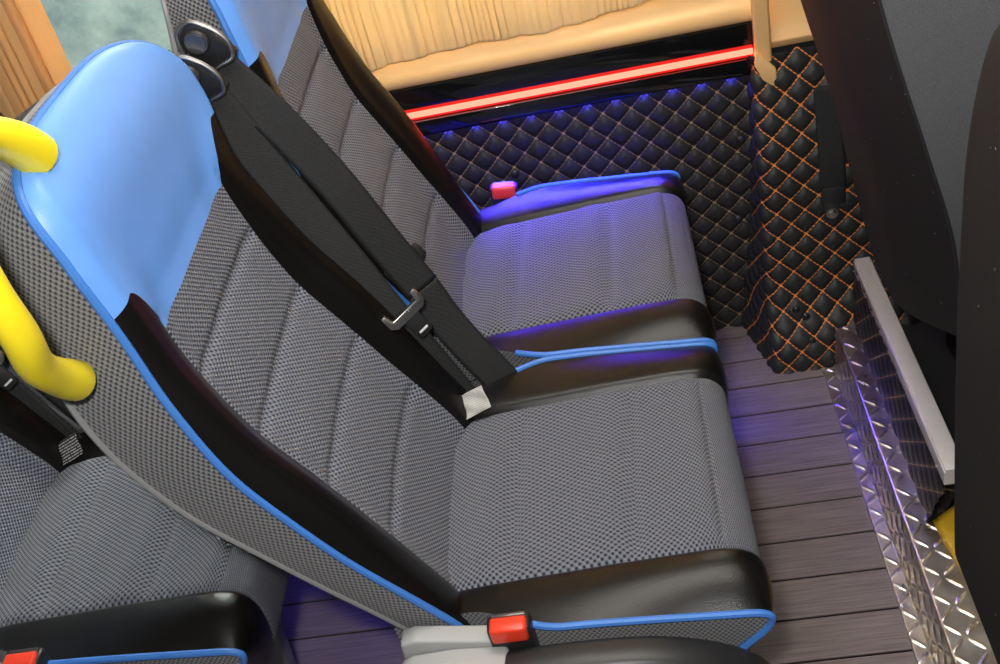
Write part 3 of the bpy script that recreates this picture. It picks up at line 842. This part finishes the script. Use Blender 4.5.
mb = MB(); mb.grid(P, P[..., 1:].copy(), flip=False); mb.build('rear_cover', M['cover_dark'], fs, angle=0)
Q = np.zeros((40, 16, 3))
for i in range(40):
    for k in range(16):
        s = k/15; e = P[i, -1]; Q[i, k] = (e[0] + .20*s, e[1] + .012*math.sin(PI*s) - .006*s, e[2] + .01*s)
mb = MB(); mb.grid(Q, Q[..., ::2].copy(), flip=False); mb.build('side_cover', M['cover_lit'], fs, angle=0)
Q2 = np.zeros((40, 10, 3))
for i in range(40):
    for k in range(10):
        s = k/9; e = P[i, 0]; Q2[i, k] = (e[0] + .16*s, e[1], e[2])
mb = MB(); mb.grid(Q2, Q2[..., ::2].copy(), flip=True); mb.build('side_cover', M['cover_dark'], fs, angle=0)
Q3 = np.zeros((26, 8, 3))
for k in range(26):
    for j in range(8):
        s = j/7; e = P[0, k]; Q3[k, j] = (e[0] + .20*s, e[1], e[2] - .015*math.sin(PI*s))
mb = MB(); mb.grid(Q3, Q3[..., :2].copy(), flip=False); mb.build('bottom_cover', M['cover_dark'], fs, angle=0)
mb = MB(); mb.tube(P[:, -1] + np.array([0, -.0005, 0]), .0018, 6); mb.build('seam_welt', M['rear'], fs)
mb = MB(); mb.box((-.08, -.20, .16), (.40, .26, .35), .05, None, 4); mb.build('seat_cushion', M['cover_dark'], fs)
mb = MB(); mb.box((-.03, -.14, 0), (.34, .20, .17), .01); mb.build('seat_base', M['rear'], fs)
# aisle-side front seat
fa = thing('front_seat', 'black dusty front seat back with rounded top at the right edge of the picture', 'front seat', (.36, -.14, .06))
rings = []
for t in np.linspace(0, 1, 44):
    z = .435 + (1.115-.435)*t
    q = max(0, (t-.68)/.32); sh = math.sqrt(max(1e-4, 1-q**2.4))
    q2 = max(0, (t-.88)/.12); sx = math.sqrt(max(4e-4, 1-q2**2))
    x0 = .203 - .004*math.sin(PI*t) + .006*q; x1 = x0 + .15 - .03*t
    xm = (x0+x1)/2 + .02*q2
    yfarr = .112 - .030*(1-t)**2.2 ; ynr = -.36
    ym = (yfarr+ynr)/2; hy = (yfarr-ynr)/2*(1-.23*q**2.2)
    rings.append([(p[0]-.36, p[1]+.14, p[2]-.06) for p in rrect(xm-(x1-x0)/2*sx, xm+(x1-x0)/2*sx, ym-hy*(.86+.14*sh), ym+hy*(.86+.14*sh), z, .028)])
mb = loft(rings, None, ''); mb.build('backrest', M['cover_edge'], fa, angle=60)
mb = MB(); mb.box((-.02, -.20, .20), (.42, .19, .41), .045, None, 4); mb.build('seat_cushion', M['cover_dark'], fa)
mb = MB(); mb.box((.04, -.15, .0), (.36, .15, .21), .02, None, 3); mb.build('seat_base', M['rear'], fa)

# ------------------------------------------------------------------ lights
def area(name, loc, target, power, sx, sy, color):
    l = bpy.data.lights.new(name, 'AREA'); l.shape = 'RECTANGLE'; l.size = sx; l.size_y = sy; l.energy = power; l.color = color
    o = bpy.data.objects.new(name, l); COL.objects.link(o); o.location = loc
    o.rotation_euler = (Vector(target)-Vector(loc)).to_track_quat('-Z', 'Y').to_euler(); return o
area('flash', (-.13, -.72, 1.62), (-.25, .35, .6), 15, .07, .05, (1, .98, .95))
area('ceiling_light', (-.05, .34, 1.93), (-.05, .42, 0), 15, 1.0, .30, (1, .94, .86))
b_ = area('blue_led_light', (-.24, WALL-.0125, .548), (-.24, WALL-.5, .548-.45), 2.7, .46, .006, (.03, .03, 1.))
b_.data.spread = math.radians(76)
area('daylight', (-1.2, 1.5, 3.6), (-1.2, 2.6, 1.2), 420, 3, 1, (1, 1, 1))
area('window_daylight', (-.3, 2.1, 1.75), (-.3, 1.0, .95), 190, 1.2, .8, (1, .97, .92))
w = bpy.data.worlds.new('World'); SC.world = w; w.use_nodes = True
w.node_tree.nodes['Background'].inputs[0].default_value = (.95, .97, 1, 1); w.node_tree.nodes['Background'].inputs[1].default_value = .12

# ------------------------------------------------------------------ camera
cam = bpy.data.cameras.new('Camera'); co = bpy.data.objects.new('Camera', cam); COL.objects.link(co); SC.camera = co
cam.sensor_width = 36; cam.lens = 1103.12/1000*36; cam.clip_start = .02
right = Vector((.97738733, .01265887, -.21107763)); down = Vector((-.15546299, -.63361759, -.75786543)); fwd = Vector((-.14333621, .77354283, -.61732181))
R = Matrix((right, -down, -fwd)).transposed()
co.matrix_world = Matrix.Translation((-.06994642, -.72112888, 1.45841513)) @ R.to_4x4()
vs = SC.view_settings; vs.view_transform = 'Standard'; vs.look = 'None'; vs.gamma = 1; vs.exposure = 0.; vs.use_curve_mapping = False
